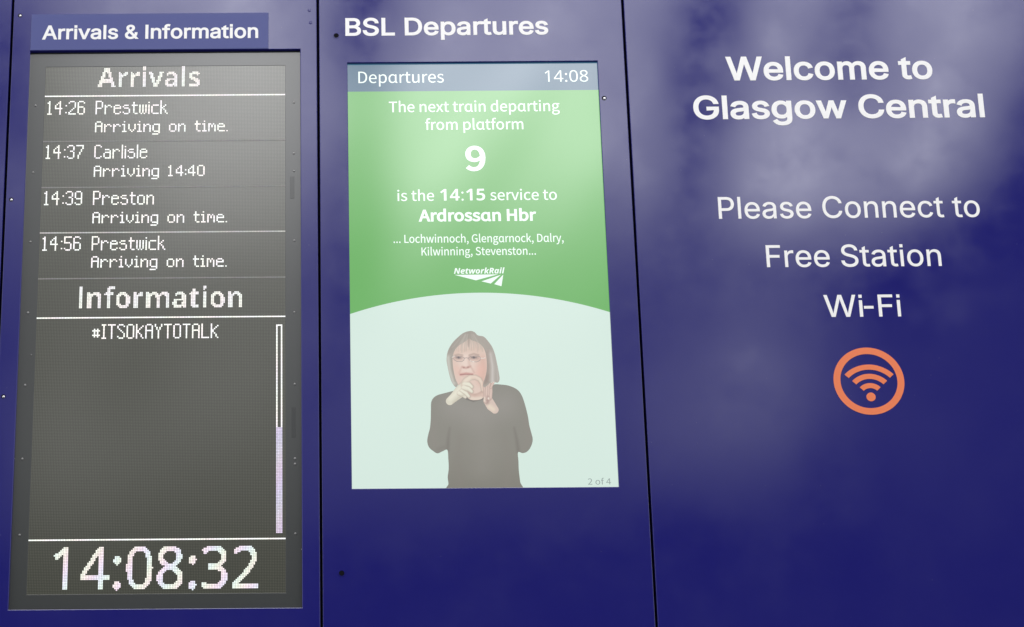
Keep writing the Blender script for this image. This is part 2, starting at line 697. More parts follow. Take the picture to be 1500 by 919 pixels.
SX0 = seam((509.5, 92), (515, 717))
SX1 = seam((875.5, 90), (906, 712))
SZ1 = (at(509.5, 92)[1] + at(875.5, 89.7)[1]) / 2
SZ0 = (at(515, 717)[1] + at(906, 712)[1]) / 2
bsl_panel = done(frame_bm(X_B + G, X_C - G, ZB, ZT, SX0, SX1, SZ0, SZ1, 0, PT, 0.0015), 'cladding_panel', M_PANEL)
tag(bsl_panel, 'blue cladding panel lettered BSL Departures around the green and white screen', 'panel', grp, 'thing')

welcome = done(box_bm(X_C + G, X_C + G + 1.9, ZB, ZT, 0, PT, 0.0018), 'cladding_panel', M_PANEL)
tag(welcome, 'wide blue cladding panel lettered with a welcome and an orange wi-fi symbol', 'panel', grp, 'thing')


def dome_bm(x, z, r, h, y=0.0, seg=16):
    """low button head standing proud of y"""
    bm = bmesh.new()
    prev = None
    prof = [(1.0, 0.0), (1.0, 0.35), (0.85, 0.75), (0.5, 0.95)]
    for (k, hh) in prof:
        ring = [bm.verts.new((x + r * k * math.cos(2 * math.pi * i / seg), y - h * hh, z + r * k * math.sin(2 * math.pi * i / seg))) for i in range(seg)]
        if prev:
            for i in range(seg):
                bm.faces.new((prev[i], prev[(i + 1) % seg], ring[(i + 1) % seg], ring[i]))
        prev = ring
    bm.faces.new(prev)
    return bm


def ring_bm(x, z, r0, r1, y, h, seg=20):
    bm = bmesh.new()
    rows = []
    for (r, yy) in ((r1, y), (r1 * .97, y - h), (r0, y - h), (r0 * .98, y)):
        rows.append([bm.verts.new((x + r * math.cos(2 * math.pi * i / seg), yy, z + r * math.sin(2 * math.pi * i / seg))) for i in range(seg)])
    for a, b in zip(rows, rows[1:]):
        for i in range(seg):
            bm.faces.new((a[i], a[(i + 1) % seg], b[(i + 1) % seg], b[i]))
    return bm


def socket(px, py, parent, bright, r=0.0058):
    """a fixing point: dark countersunk ring, with or without a bright screw in it"""
    x, z = at(px, py)
    h = done(dome_bm(x, z, r, 0.0006), 'screw_hole', M_HOLE, parent)
    if bright:
        s = done(dome_bm(x + r * .1, z - r * .22, r * .62, 0.0022, -0.0004), 'screw', M_STEEL, h)
        s.data.polygons.foreach_set('use_smooth', [True] * len(s.data.polygons))
    else:
        done(ring_bm(x, z, r * .98, r * 1.3, 0, 0.0009), 'collar', M_PANEL, h)
    return h


socket(29.5, 23, board_panel, True)
socket(16.5, 292.5, board_panel, True)
socket(5, 581, board_panel, True)
socket(492.5, 52.5, bsl_panel, False, 0.0072)
socket(500.5, 840, bsl_panel, False, 0.0072)
socket(885, 144, bsl_panel, True, 0.0066)
# small dents / blank rivets beside the seam
for (px, py) in ((453, 15.5), (455, 33.5)):
    x, z = at(px, py)
    done(dome_bm(x, z, 0.0045, 0.0009), 'rivet', M_PANEL, board_panel)

VT = 0.0004          # vinyl film
# "BSL Departures"
lettering('lettering', 'BSL Departures', F_GROT, 506, 803.4, 53.0, 50.6, 26, -0.0002, M_WHITE, bsl_panel, offset=0.0165, thick=VT, slant=True, label='bold white heading BSL Departures')
# welcome panel
lettering('lettering', 'Welcome to', F_GROT, 1064.5, 1367, 118, 116.3, 34.8, -0.0002, M_WHITE, welcome, offset=0.0165, thick=VT, slant=True, label='bold white line Welcome to')
lettering('lettering', 'Glasgow Central', F_GROT, 1016.6, 1443, 175, 172.3, 34.6, -0.0002, M_WHITE, welcome, offset=0.0165, thick=VT, slant=True, label='bold white line Glasgow Central')
lettering('lettering', 'Please Connect to', F_GROT, 1053.3, 1436.3, 320.9, 317.9, 31.8, -0.0002, M_WHITE, welcome, offset=0.0035, thick=VT, slant=True, label='thin white line Please Connect to')
lettering('lettering', 'Free Station', F_GROT, 1123.6, 1379.7, 392, 389.5, 32.2, -0.0002, M_WHITE, welcome, offset=0.0035, thick=VT, slant=True, label='thin white line Free Station')
lettering('lettering', 'Wi-Fi', F_GROT, 1208.4, 1320.3, 464.8, 463.6, 32.2, -0.0002, M_WHITE, welcome, offset=0.0035, thick=VT, warp={1: (0, .504), 2: (.522, .648), 3: (.711, 1)}, label='thin white line Wi-Fi')

# wi-fi symbol
cx, cz = at(1272.8, 558.4)
R = (at(1324.7, 558.4)[0] - at(1221.1, 558.4)[0]) / 2


def arc_bm(x, z, r0, r1, a0, a1, y, t, seg):
    """flat ring sector, film thickness t"""
    bm = bmesh.new()
    full = abs(a1 - a0) >= 359.9
    n = seg if full else seg + 1
    rows = []
    for (r, yy) in ((r1, y), (r1, y - t), (r0, y - t), (r0, y)):
        rows.append([bm.verts.new((x + r * math.sin(math.radians(a0 + (a1 - a0) * i / seg)), yy, z + r * math.cos(math.radians(a0 + (a1 - a0) * i / seg)))) for i in range(n)])
    for a, b in zip(rows, rows[1:]):
        for i in range(seg):
            j = (i + 1) % n
            bm.faces.new((a[i], a[j], b[j], b[i]))
    if not full:
        bm.faces.new([r[0] for r in rows])
        bm.faces.new([r[-1] for r in reversed(rows)])
    return bm


ring = done(arc_bm(cx, cz, R * .806, R, 0, 360, -0.0002, VT, 96), 'wifi_symbol', M_ORANGE, welcome)
ring['label'] = 'orange ring with wi-fi arcs'
dz = cz - R * .474
for r1, r0 in ((.965, .812), (.687, .535), (.410, .262)):
    done(arc_bm(cx + R * .02, dz, R * r0, R * r1, -46, 46, -0.0002, VT, 28), 'arc', M_ORANGE, ring)
done(arc_bm(cx + R * .02, dz, R * .001, R * .13, 0, 360, -0.0002, VT, 32), 'dot', M_ORANGE, ring)

# heading plaque over the arrivals board
hx0, hx1 = at(45.4, 47)[0], at(393.4, 45)[0]
hz1 = (at(46.4, 21.8)[1] + at(393.3, 18.6)[1]) / 2
plaque = done(box_bm(hx0, hx1, BZ1 + 0.0022, hz1, -0.0012, 0.0, 0.0004), 'heading_sign', M_SIGN)
tag(plaque, 'pale blue strip sign reading Arrivals & Information above the LED board', 'sign')
lettering('lettering', 'Arrivals & Information', F_GROT, 61.4, 378.2, 59, 55.2, 20.6, -0.0014, M_WHITE, plaque, offset=0.0165, thick=VT, slant=True)

# ------------------------------------------------------------------ LED arrivals board
DB = 0.011           # its face sits back from the panel front
e = empty('display_board', ((BX0 + BX1) / 2, DB, BZ0))
tag(e, 'tall dark LED arrivals board with white dot lettering and a clock', 'display board')
FX0 = (at(67, 97, DB)[0] + at(39, 871, DB)[0]) / 2
FX1 = (at(417.6, 96.6, DB)[0] + at(418.7, 868.9, DB)[0]) / 2
FZ1 = at(240, 96.8, DB)[1]
FZ0 = at(230, 870, DB)[1]
P = (FX1 - FX0) / 160.0
NROW = int(round((FZ1 - FZ0) / P))
FZ1 = FZ0 + NROW * P
M_FACE = mat('led_face', (0.090, 0.094, 0.073), rough=0.11, spec=0.78, grid=(P, FX0, FZ0, (0.034, 0.035, 0.028)))

bez = done(frame_bm(BX0 - .006, BX1 + .006, BZ0 - .006, BZ1 + .006, FX0, FX1, FZ0, FZ1, DB, 0.04, 0.0006), 'bezel', M_BEZEL, e)
face = done(box_bm(FX0 - .003, FX1 + .003, FZ0 - .003, FZ1 + .003, DB + .0008, 0.035), 'display_face', M_FACE, e)
for (px, py, r) in [(52, 155, 1), (48.5, 253, 1), (44.6, 354.5, 1), (41, 458.3, 1), (36.7, 564.5, 1), (32.7, 672.5, 1), (28.6, 784, 1), (46, 520, .6), (21, 672, .6),
                    (430.5, 150.5, 1), (430.5, 225, 1), (430.5, 250.7, 1), (431, 352.5, 1), (431.2, 457.5, 1), (431.6, 563, 1), (432, 672, 1), (432, 680, 1), (432.6, 782, 1), (442, 805, .6)]:
    x, z = at(px, py, DB)
    s = done(dome_bm(x, z, 0.0031 * r, 0.0016, DB), 'screw', M_PIN, bez)
    s.data.polygons.foreach_set('use_smooth', [True] * len(s.data.polygons))
for (px, p0, p1) in ((428, 259, 291), (430, 597, 641)):
    xa, za = at(px, p0, DB)
    _, zb = at(px, p1, DB)
    done(box_bm(xa - .0055, xa + .0055, zb, za, DB - .0006, DB + .001, .0004), 'slot', M_SLOT, bez)


def led_obj(name, cells, m, label=None, fill=0.87, parent=None, hue=0.5, tone=(1.0, .985, .955)):
    """one quad per lit LED; cells = (col, row-from-top)"""
    n = len(cells)
    V = np.empty((n * 4, 3))
    c = np.array(sorted(cells), float)
    cxs = FX0 + (c[:, 0] + .5) * P
    czs = FZ1 - (c[:, 1] + .5) * P
    h = P * fill / 2
    for k, (sx, sz) in enumerate(((-1, -1), (1, -1), (1, 1), (-1, 1))):
        V[k::4, 0] = cxs + sx * h
        V[k::4, 1] = DB + .0002
        V[k::4, 2] = czs + sz * h
    me = bpy.data.meshes.new(name)
    me.from_pydata([tuple(v) for v in V], [], [(4 * i, 4 * i + 1, 4 * i + 2, 4 * i + 3) for i in range(n)])
    at_ = me.attributes.new('tint', 'FLOAT_COLOR', 'POINT')
    # emitters are not matched: each module leans slightly pink, yellow or blue
    ph = np.stack([np.sin(c[:, 0] * .31 + c[:, 1] * .17 + k * 2.1) for k in range(3)], 1)
    col = np.array(tone) * (1 + .07 * hue * ph + .05 * rng.standard_normal((n, 1)))
    t = np.ones((n * 4, 4))
    t[:, :3] = np.repeat(col, 4, 0)
    at_.data.foreach_set('color', t.ravel())
    o = link(name, me, m, parent or e)
    if label:
        o['label'] = label
    return o


def G_(s):
    return [r for r in s.split('/')]


BIG = {  # 10 rows
    '1': '.#./##./.#./.#./.#./.#./.#./.#./.#./###',
    '2': '.###./#...#/....#/....#/....#/...#./..#../.#.../#..../#####',
    '3': '.###./#...#/....#/....#/..##./....#/....#/....#/#...#/.###.',
    '4': '...#./..##./.#.#./#..#./#..#./#####/...#./...#./...#./...#.',
    '5': '#####/#..../#..../#..../####./....#/....#/....#/#...#/.###.',
    '6': '.###./#...#/#..../#..../####./#...#/#...#/#...#/#...#/.###.',
    '7': '#####/....#/....#/...#./...#./..#../..#../.#.../.#.../.#...',
    '9': '.###./#...#/#...#/#...#/#...#/.####/....#/....#/#...#/.###.',
    ':': '././././#/././././#/.'.replace('././././#/././././#/.', './././#/././././#/./.'),
    'P': '####./#...#/#...#/#...#/#...#/####./#..../#..../#..../#....',
    'C': '.###./#...#/#..../#..../#..../#..../#..../#..../#...#/.###.',
    'r': '...../...../...../#.##./##..#/#..../#..../#..../#..../#....',
    'e': '...../...../...../.###./#...#/#####/#..../#..../#...#/.###.',
    's': '...../...../...../.###./#..../.###./....#/....#/#...#/.###.',
    't': '..../.#../.#../####/.#../.#../.#../.#../.#../..##',
    'w': '...../...../...../#.#.#/#.#.#/#.#.#/#.#.#/#.#.#/#.#.#/.#.#.',
    'i': './#/./#/#/#/#/#/#/#',
    'l': '#/#/#/#/#/#/#/#/#/#',
    'c': '...../...../...../.####/#..../#..../#..../#..../#..../.####',
    'k': '#..../#..../#..../#..#./#.#../##.../#.#../#..#./#..#./#...#',
    'a': '...../...../...../.###./....#/.####/#...#/#...#/#...#/.####',
    'n': '...../...../...../#.##./##..#/#...#/#...#/#...#/#...#/#...#',
    'o': '...../...../...../.###./#...#/#...#/#...#/#...#/#...#/.###.',
    '#': '...../...../...../.#.#./#####/.#.#./.#.#./#####/.#.#./.....',
    'I': '###/.#./.#./.#./.#./.#./.#./.#./.#./###',
    'T': '#####/..#../..#../..#../..#../..#../..#../..#../..#../..#..',
    'S': '.###./#...#/#..../.#.../..#../...#./....#/....#/#...#/.###.',
    'O': '.###./#...#/#...#/#...#/#...#/#...#/#...#/#...#/#...#/.###.',
    'K': '#..../#...#/#..#./#.#../##.../##.../#.#../#..#./#..#./#...#',
    'A': '.###./#...#/#...#/#...#/#####/#...#/#...#/#...#/#...#/#...#',
    'Y': '#...#/#...#/.#.#./.#.#./..#../..#../..#../..#../..#../..#..',
    'L': '#..../#..../#..../#..../#..../#..../#..../#..../#..../#####',
}
SMALL = {  # 8 rows + 2 descender rows
    'A': '.###./#...#/#...#/#####/#...#/#...#/#...#/#...#',
    'r': '...../...../#.##./##..#/#..../#..../#..../#....',
    'i': '.#./.../##./.#./.#./.#./.#./###',
    'v': '...../...../#...#/#...#/#...#/#...#/.#.#./..#..',
    'n': '...../...../#.##./##..#/#...#/#...#/#...#/#...#',
    'g': '...../...../.####/#...#/#...#/#...#/#...#/.####/....#/####.',
    'o': '...../...../.###./#...#/#...#/#...#/#...#/.###.',
    't': '.#../.#../####/.#../.#../.#../.#../..##',
    'm': '...../...../##.#./#.#.#/#.#.#/#...#/#...#/#...#',
    'e': '...../...../.###./#...#/#####/#..../#..../.####',
    '.': './././././././#',
    '1': '.#./##./.#./.#./.#./.#./.#./###',
    '4': '...#./..##./.#.#./#..#./#..#./#####/...#./...#.',
    '0': '.###./#...#/#...#/#...#/#...#/#...#/#...#/.###.',
    ':': '././././#/././#'.replace('././././#/././#', './././#/././#/.'),
}
BIG_ADV = {'1': 5, '4': 7, ':': 2, 'i': 2, 'l': 2, 'I': 4, 't': 5}
SMALL_ADV = {'1': 5, '4': 6, ':': 2, 'i': 4, 't': 5, ' ': 5, '.': 2}


def led_cells(body, table, adv, col, row):
    out = set()
    for ch in body:
        if ch != ' ':
            for r, line in enumerate(table[ch].split('/')):
                for k, v in enumerate(line):
                    if v == '#':
                        out.add((col + k, row + r))
        col += adv.get(ch, 6)
    return out


def col_of(px, py):
    return int(round((at(px, py, DB)[0] - FX0) / P))


def row_of(px, py):
    return int(round((FZ1 - at(px, py, DB)[1]) / P))


rows_txt = [('14:26', 'Prestwick', 'Arriving on time.', 68.8, 139.6, 138.6, 168.3, 193.4),
            ('14:37', 'Carlisle', 'Arriving 14:40', 66.4, 137.4, 137, 233.0, 259.0),
            ('14:39', 'Preston', 'Arriving on time.', 64, 135.6, 135, 299.4, 326.3),
            ('14:56', 'Prestwick', 'Arriving on time.', 61, 133.3, 132.6, 366.4, 393.0)]
for t_, d_, s_, xt, xd, xs, yb, ys in rows_txt:
    yc = row_of(150, yb) - 10
    led_obj('lettering', led_cells(t_, BIG, BIG_ADV, col_of(xt, yb), yc), M_LED, 'dotted arrival time ' + t_)
    led_obj('lettering', led_cells(d_, BIG, BIG_ADV, col_of(xd, yb), yc), M_LED, 'dotted train origin ' + d_)
    led_obj('lettering', led_cells(s_, SMALL, SMALL_ADV, col_of(xs, ys), row_of(150, ys) - 8), M_LED, 'smaller dotted line ' + s_)
led_obj('lettering', led_cells('#ITSOKAYTOTALK', BIG, BIG_ADV, col_of(135, 495), row_of(230, 495.6) - 10), M_LED, 'dotted message #ITSOKAYTOTALK')


def raster(body, fnt, offset, c0, c1, rbase, nrow, ref):
    """outline lettering sampled on the LED grid"""
    a, T = text_fill(body, fnt, offset)
    lo, hi = ref_height(fnt, offset, ref)
    sx = (c1 - c0) / (a[:, 0].max() - a[:, 0].min())
    sz = nrow / (hi - lo)
    u = (a[:, 0] - a[:, 0].min()) * sx
    v = (a[:, 1] - lo) * sz
    out = set()
    for t in T:
        i = list(t)
        x, y = u[i], v[i]
        d = (y[1] - y[2]) * (x[0] - x[2]) + (x[2] - x[1]) * (y[0] - y[2])
        if abs(d) < 1e-9:
            continue
        for ci in range(int(math.floor(x.min())), int(math.ceil(x.max())) + 1):
            for ri in range(int(math.floor(y.min())) - 1, int(math.ceil(y.max())) + 1):
                px, py = ci + .5, ri + .5
                l0 = ((y[1] - y[2]) * (px - x[2]) + (x[2] - x[1]) * (py - y[2])) / d
                l1 = ((y[2] - y[0]) * (px - x[2]) + (x[0] - x[2]) * (py - y[2])) / d
                if l0 >= 0 and l1 >= 0 and l0 + l1 <= 1:
                    out.add((c0 + ci, rbase - 1 - ri))
    return out


led_obj('lettering', raster(math_bold('Arrivals'), F_MATH, -0.006, col_of(143, 126), col_of(292, 126), row_of(220, 126.8), 14, math_bold('A')), M_LEDBIG, 'large dotted heading Arrivals')
led_obj('lettering', raster(math_bold('lnformation'), F_MATH, -0.006, col_of(116, 450), col_of(353.5, 449), row_of(235, 450), 15, math_bold('l')), M_LEDBIG, 'large dotted heading Information')
led_obj('clock_digits', raster('14:08:32', F_MATH, 0.004, col_of(76.3, 862), col_of(378.8, 862), row_of(230, 862.4), 27, '1'), M_LEDBIG, 'very large dotted clock reading 14:08:32', hue=1.3, tone=(.99, .965, .985))


def hline(py, nr, m, label=None):
    r = row_of(235, py)
    led_obj('divider_line', {(c, r + k) for c in range(160) for k in range(nr)}, m, label)


hline(138.2, 1, M_LED)
hline(206.0, 1, M_LEDDIM)
hline(272.4, 1, M_LEDDIM)
hline(338.8, 1, M_LEDMID)
hline(407.0, 1, M_LEDDIM)
hline(464.0, 1, M_LED)
hline(789.2, 1, M_LED)
# progress bar
c0 = col_of(404.3, 620)
r0, rf, r1 = row_of(409, 474.5), row_of(409, 626), row_of(409, 780.8)
bar = {(c0 + k, r) for k in (0, 3) for r in range(r0, rf)} | {(c0 + k, r0) for k in range(4)}
pb = led_obj('progress_bar', bar, M_LED)
led_obj('bar_fill', {(c0 + k, r) for k in range(4) for r in range(rf, r1)}, M_LEDBIG, 'solid lilac lower part of the bar', parent=pb, hue=0.6, tone=(.74, .66, .84))

# ------------------------------------------------------------------ departures screen
DS = 0.008
sc = empty('information_screen', ((SX0 + SX1) / 2, DS, SZ0))
tag(sc, 'tall departures screen with green upper half and a signing woman on white below', 'screen')


def quad(name, x0, x1, z0, z1, y, m, parent=sc, label=None):
    o = poly_obj(name, [(x0, z0), (x1, z0), (x1, z1), (x0, z1)], y, m, parent)
    if label:
        o['label'] = label
    return o


done(box_bm(SX0 - .02, SX1 + .02, SZ0 - .02, SZ1 + .02, DS + .001, 0.05), 'casing', M_BEZEL, sc)
zh = (at(510, 134.4, DS)[1] + at(877, 132.2, DS)[1]) / 2
ex0, ex1 = SX0 - .004, SX1 + .004
quad('header_bar', ex0, ex1, zh, SZ1 + .012, DS, M_S_HEAD, label='slate blue bar with Departures and the time')
# white lower field with a curved top
zl = (at(512.3, 461.7, DS)[1] + at(894, 456, DS)[1]) / 2
zp = at(708, 429, DS)[1]
xm, hw, sag = (SX0 + SX1) / 2, (SX1 - SX0) / 2, zp - zl
Rc = (hw * hw + sag * sag) / (2 * sag)
arc = [(xm + (ex1 - ex0) / 2 * k, zp - Rc + math.sqrt(Rc * Rc - ((ex1 - ex0) / 2 * k) ** 2)) for k in np.linspace(1, -1, 49)]
poly_obj('green_field', [(ex1, zh), (ex0, zh)] + arc[::-1], DS, M_S_GREEN, sc)
poly_obj('white_field', [(ex0, SZ0 - .004), (ex1, SZ0 - .004)] + arc, DS, M_S_WHITE, sc)

DT = DS - 0.0006


def scr(body, xl, xr, yl, yr, cap, off=0.0025, ref='H', m=M_S_TEXT, label=None, fnt=None, **kw):
    return lettering('lettering', body.replace('a', 'ɑ'), fnt or F_HUM, xl, xr, yl, yr, cap, DT, m, sc, offset=off, ref=ref, label=label, **kw)


scr('Departures', 525, 650.2, 122.2, 121.0, 16.8, off=0.0005, label='small white heading Departures')
scr('14:08', 798.4, 861.8, 120.3, 119.6, 16.6, ref='1', fnt=F_MATH, off=-0.002, label='small white time 14:08')
scr('The next train departing', 569.8, 820, 164.6, 163.2, 15.6, label='white line The next train departing')
scr('from platform', 623.3, 766.8, 190.8, 189.6, 15.6, label='white line from platform')
scr('9', 682.2, 711.8, 251.3, 251.0, 37.5, off=0.0095, ref='9', label='large white platform number 9')
scr('is the', 582.2, 636, 294.9, 294.3, 15.6, label='white words is the')
scr(math_bold('14:15'), 645, 710.8, 294.3, 293.6, 17.0, off=-0.004, ref=math_bold('1'), fnt=F_MATH, label='bold white time 14:15')
scr('service to', 718.2, 816, 293.7, 292.8, 15.6, label='white words service to')
scr('Ardrossan Hbr', 613.3, 785.8, 325.3, 323.4, 17.5, off=0.0115, label='bold white destination Ardrossan Hbr')
scr('... Lochwinnoch, Glengarnock, Dalry,', 576.5, 825.8, 356.6, 354.0, 11.8, off=0.003, label='small white line of calling points')
scr('Kilwinning, Stevenston...', 617.5, 785.2, 374.8, 373.2, 11.8, off=0.003, label='second small white line of calling points')
scr('2 of 4', 861.4, 895.2, 710.2, 709.8, 8.8, off=-0.001, m=M_S_GREY, label='tiny grey page count 2 of 4')

# operator emblem: name over three white blades
em = poly_obj('emblem', [at(x, y, DT) for x, y in ((665.6, 402.9), (729.7, 402.1), (697.2, 410.9))], DT, M_S_TEXT, sc)
for pts in (((705.3, 412.4), (733.9, 402.6), (718.9, 415.6)), ((724, 416.5), (737.2, 402.4), (734.6, 419.5))):
    poly_obj('blade', [at(x, y, DT) for x, y in pts], DT, M_S_TEXT, em)
lettering('lettering', math_bold('NetworkRail', True), F_MATH, 665.0, 739.4, 401.4, 400.7, 8.3, DT, M_S_TEXT, em, offset=0.006, ref=math_bold('N', True))

# ---- the woman signing, as pictured on the screen


def hb(*p):
    return [(580 + x / 3.533, 460 + y / 3.533) for x, y in p]


def hh(*p):
    return [(640 + x / 6.125, 470 + y / 6.125) for x, y in p]


def smooth_poly(pts, n=6):
    """closed Catmull-Rom through the marks"""
    p = np.array(pts)
    out = []
    m = len(p)
    for i in range(m):
        a, b, c, d = p[i - 1], p[i], p[(i + 1) % m], p[(i + 2) % m]
        for t in np.linspace(0, 1, n, endpoint=False):
            out.append(.5 * ((2 * b) + (c - a) * t + (2 * a - 5 * b + 4 * c - d) * t * t + (3 * b - a - 3 * c + d) * t ** 3))
    return np.array(out)


def inside(q, poly):
    x, y = q[:, 0], q[:, 1]
    r = np.zeros(len(q), bool)
    j = len(poly) - 1
    for i in range(len(poly)):
        xi, yi = poly[i]
        xj, yj = poly[j]
        k = ((yi > y) != (yj > y))
        with np.errstate(divide='ignore', invalid='ignore'):
            r ^= k & (x < (xj - xi) * (y - yi) / (yj - yi + 1e-12) + xi)
        j = i
    return r


def seg_dist(q, a, b):
    a, b = np.array(a), np.array(b)
    d = b - a
    t = np.clip(((q - a) @ d) / max(d @ d, 1e-9), 0, 1)
    return np.hypot(*(q - a - t[:, None] * d).T), t


def sdf_poly(q, poly):
    dm = np.full(len(q), 1e9)
    for i in range(len(poly)):
        dm = np.minimum(dm, seg_dist(q, poly[i - 1], poly[i])[0])
    return np.where(inside(q, poly), -dm, dm)


def sdf_path(q, pts, rad):
    dm = np.full(len(q), 1e9)
    if not hasattr(rad, '__len__'):
        rad = [rad] * len(pts)
    for i in range(len(pts) - 1):
        d, t = seg_dist(q, pts[i], pts[i + 1])
        dm = np.minimum(dm, d - (rad[i] + (rad[i + 1] - rad[i]) * t))
    return dm


def over(C, d, col, soft=1.0, alpha=1.0):
    k = np.clip(.5 - d / (2 * soft), 0, 1)
    k = (k * k * (3 - 2 * k) * alpha)[:, None]
    C[:] = C * (1 - k) + np.array(col, float) * k


def picture(name, x0, x1, y0, y1, step, mask_fn, paint_fn, depth, parent):
    """a patch of the displayed picture: fine facets, one colour per point"""
    nx, ny = int((x1 - x0) / step) + 1, int((y1 - y0) / step) + 1
    gx, gy = np.meshgrid(x0 + step * np.arange(nx), y0 + step * np.arange(ny))
    q = np.stack([gx.ravel(), gy.ravel()], 1)
    d = mask_fn(q)
    # slide points next to the outline onto it, for a clean edge
    g0 = mask_fn(q + [.05, 0]) - mask_fn(q - [.05, 0])
    g1 = mask_fn(q + [0, .05]) - mask_fn(q - [0, .05])
    gn = np.stack([g0, g1], 1) / .1
    near = (d > 0) & (d < step * 1.45)
    q2 = q.copy()
    q2[near] -= gn[near] * d[near][:, None]
    keep = d < step * 1.45
    C = np.zeros((len(q), 3))
    paint_fn(q2, C)
    idx = np.full(len(q), -1)
    faces = []
    order = []
    for j in range(ny - 1):
        for i in range(nx - 1):
            c = [j * nx + i, (j + 1) * nx + i, (j + 1) * nx + i + 1, j * nx + i + 1]
            if keep[c].all() and (d[c] <= 0).any():
                for k in c:
                    if idx[k] < 0:
                        idx[k] = len(order)
                        order.append(k)
                faces.append([int(idx[k]) for k in c])
    V = []
    for k in order:
        x, z = at(q2[k, 0], q2[k, 1], depth)
        V.append((x, depth, z))
    me = bpy.data.meshes.new(name)
    me.from_pydata(V, [], faces)
    a = me.attributes.new('tint', 'FLOAT_COLOR', 'POINT')
    t = np.ones((len(order), 4))
    t[:, :3] = lin(np.clip(C[order], 0, 255))
    a.data.foreach_set('color', t.ravel())
    return link(name, me, M_S_PAINT, parent)


sweater_o = smooth_poly(hb((340, 392), (305, 397), (260, 408), (208, 424), (184, 452), (181, 500), (180, 545), (176, 590), (167, 625), (162, 660), (171, 690), (194, 711), (216, 722), (242, 711), (266, 704),
                           (271, 750), (273, 800), (268, 845), (272, 880), (273, 912), (460, 918), (646, 912), (643, 870), (636, 810), (634, 760), (632, 716), (656, 721), (680, 712), (699, 686), (708, 650), (699, 610),
                           (690, 575), (683, 530), (668, 470), (650, 420), (625, 390), (585, 372), (545, 366), (505, 366), (470, 390), (450, 432), (425, 443), (400, 445), (375, 436)), 5)
face_o = smooth_poly(hh((132, 285), (122, 345), (128, 405), (140, 465), (164, 540), (205, 592), (262, 632), (330, 655), (385, 640), (422, 596), (446, 525), (460, 440), (460, 350), (446, 270), (392, 190), (285, 138), (185, 200)), 6)
neck_o = smooth_poly(hh((265, 600), (270, 680), (300, 708), (345, 713), (390, 706), (416, 680), (425, 560), (350, 560)), 5)
hair_out = smooth_poly(hh((172, 596), (150, 578), (128, 540), (110, 480), (95, 410), (86, 345), (98, 275), (130, 212), (178, 158), (238, 110), (298, 92), (338, 103), (368, 132), (420, 143), (462, 187), (497, 238), (522, 305),
                          (541, 390), (558, 480), (562, 528), (545, 556), (505, 548), (480, 556), (455, 580), (425, 598), (414, 570), (436, 500), (448, 430), (446, 345), (432, 275), (402, 222), (356, 190), (312, 176), (288, 158), (262, 182), (222, 206), (180, 238), (154, 280), (141, 335), (143, 400), (152, 460), (168, 525), (188, 572)), 5)
K = 1 / 6.125
hand1 = [(hh((116, 722), (152, 690), (205, 640), (240, 600)), [36 * K, 40 * K, 52 * K, 46 * K]),
         (hh((240, 575), (262, 538), (300, 510), (345, 508), (382, 526), (404, 562), (414, 625)), [26 * K, 24 * K, 19 * K, 17 * K, 16 * K, 14 * K, 12 * K]),
         (hh((245, 570), (285, 572), (312, 594)), [21 * K, 21 * K, 15 * K]),
         (hh((240, 600), (285, 612), (312, 636)), [22 * K, 20 * K, 14 * K]),
         (hh((222, 635), (262, 654), (286, 680)), [22 * K, 19 * K, 13 * K]),
         (hh((200, 650), (236, 672), (256, 688)), [20 * K, 15 * K, 11 * K])]
hand2 = [(hh((520, 800), (488, 765), (458, 715)), [34 * K, 43 * K, 42 * K]),
         (hh((440, 720), (436, 665), (430, 620), (424, 585)), [22 * K, 17 * K, 13 * K, 11 * K]),
         (hh((452, 700), (450, 640), (452, 590), (460, 556)), [20 * K, 18 * K, 17 * K, 15 * K]),
         (hh((468, 700), (472, 640), (470, 590), (476, 560)), [19 * K, 16 * K, 14 * K, 12 * K]),
         (hh((480, 690), (486, 640), (486, 596), (490, 566)), [15 * K, 13 * K, 12 * K, 10 * K]),
         (hh((484, 600), (502, 562), (514, 545)), [10 * K, 11 * K, 11 * K])]


def hands_d(q, hand):
    d = np.full(len(q), 1e9)
    for pts, r in hand:
        d = np.minimum(d, sdf_path(q, pts, r))
    return d


def person_mask(q):
    return np.minimum(np.minimum(sdf_poly(q, face_o), sdf_poly(q, neck_o)), np.minimum(hands_d(q, hand1), hands_d(q, hand2)))


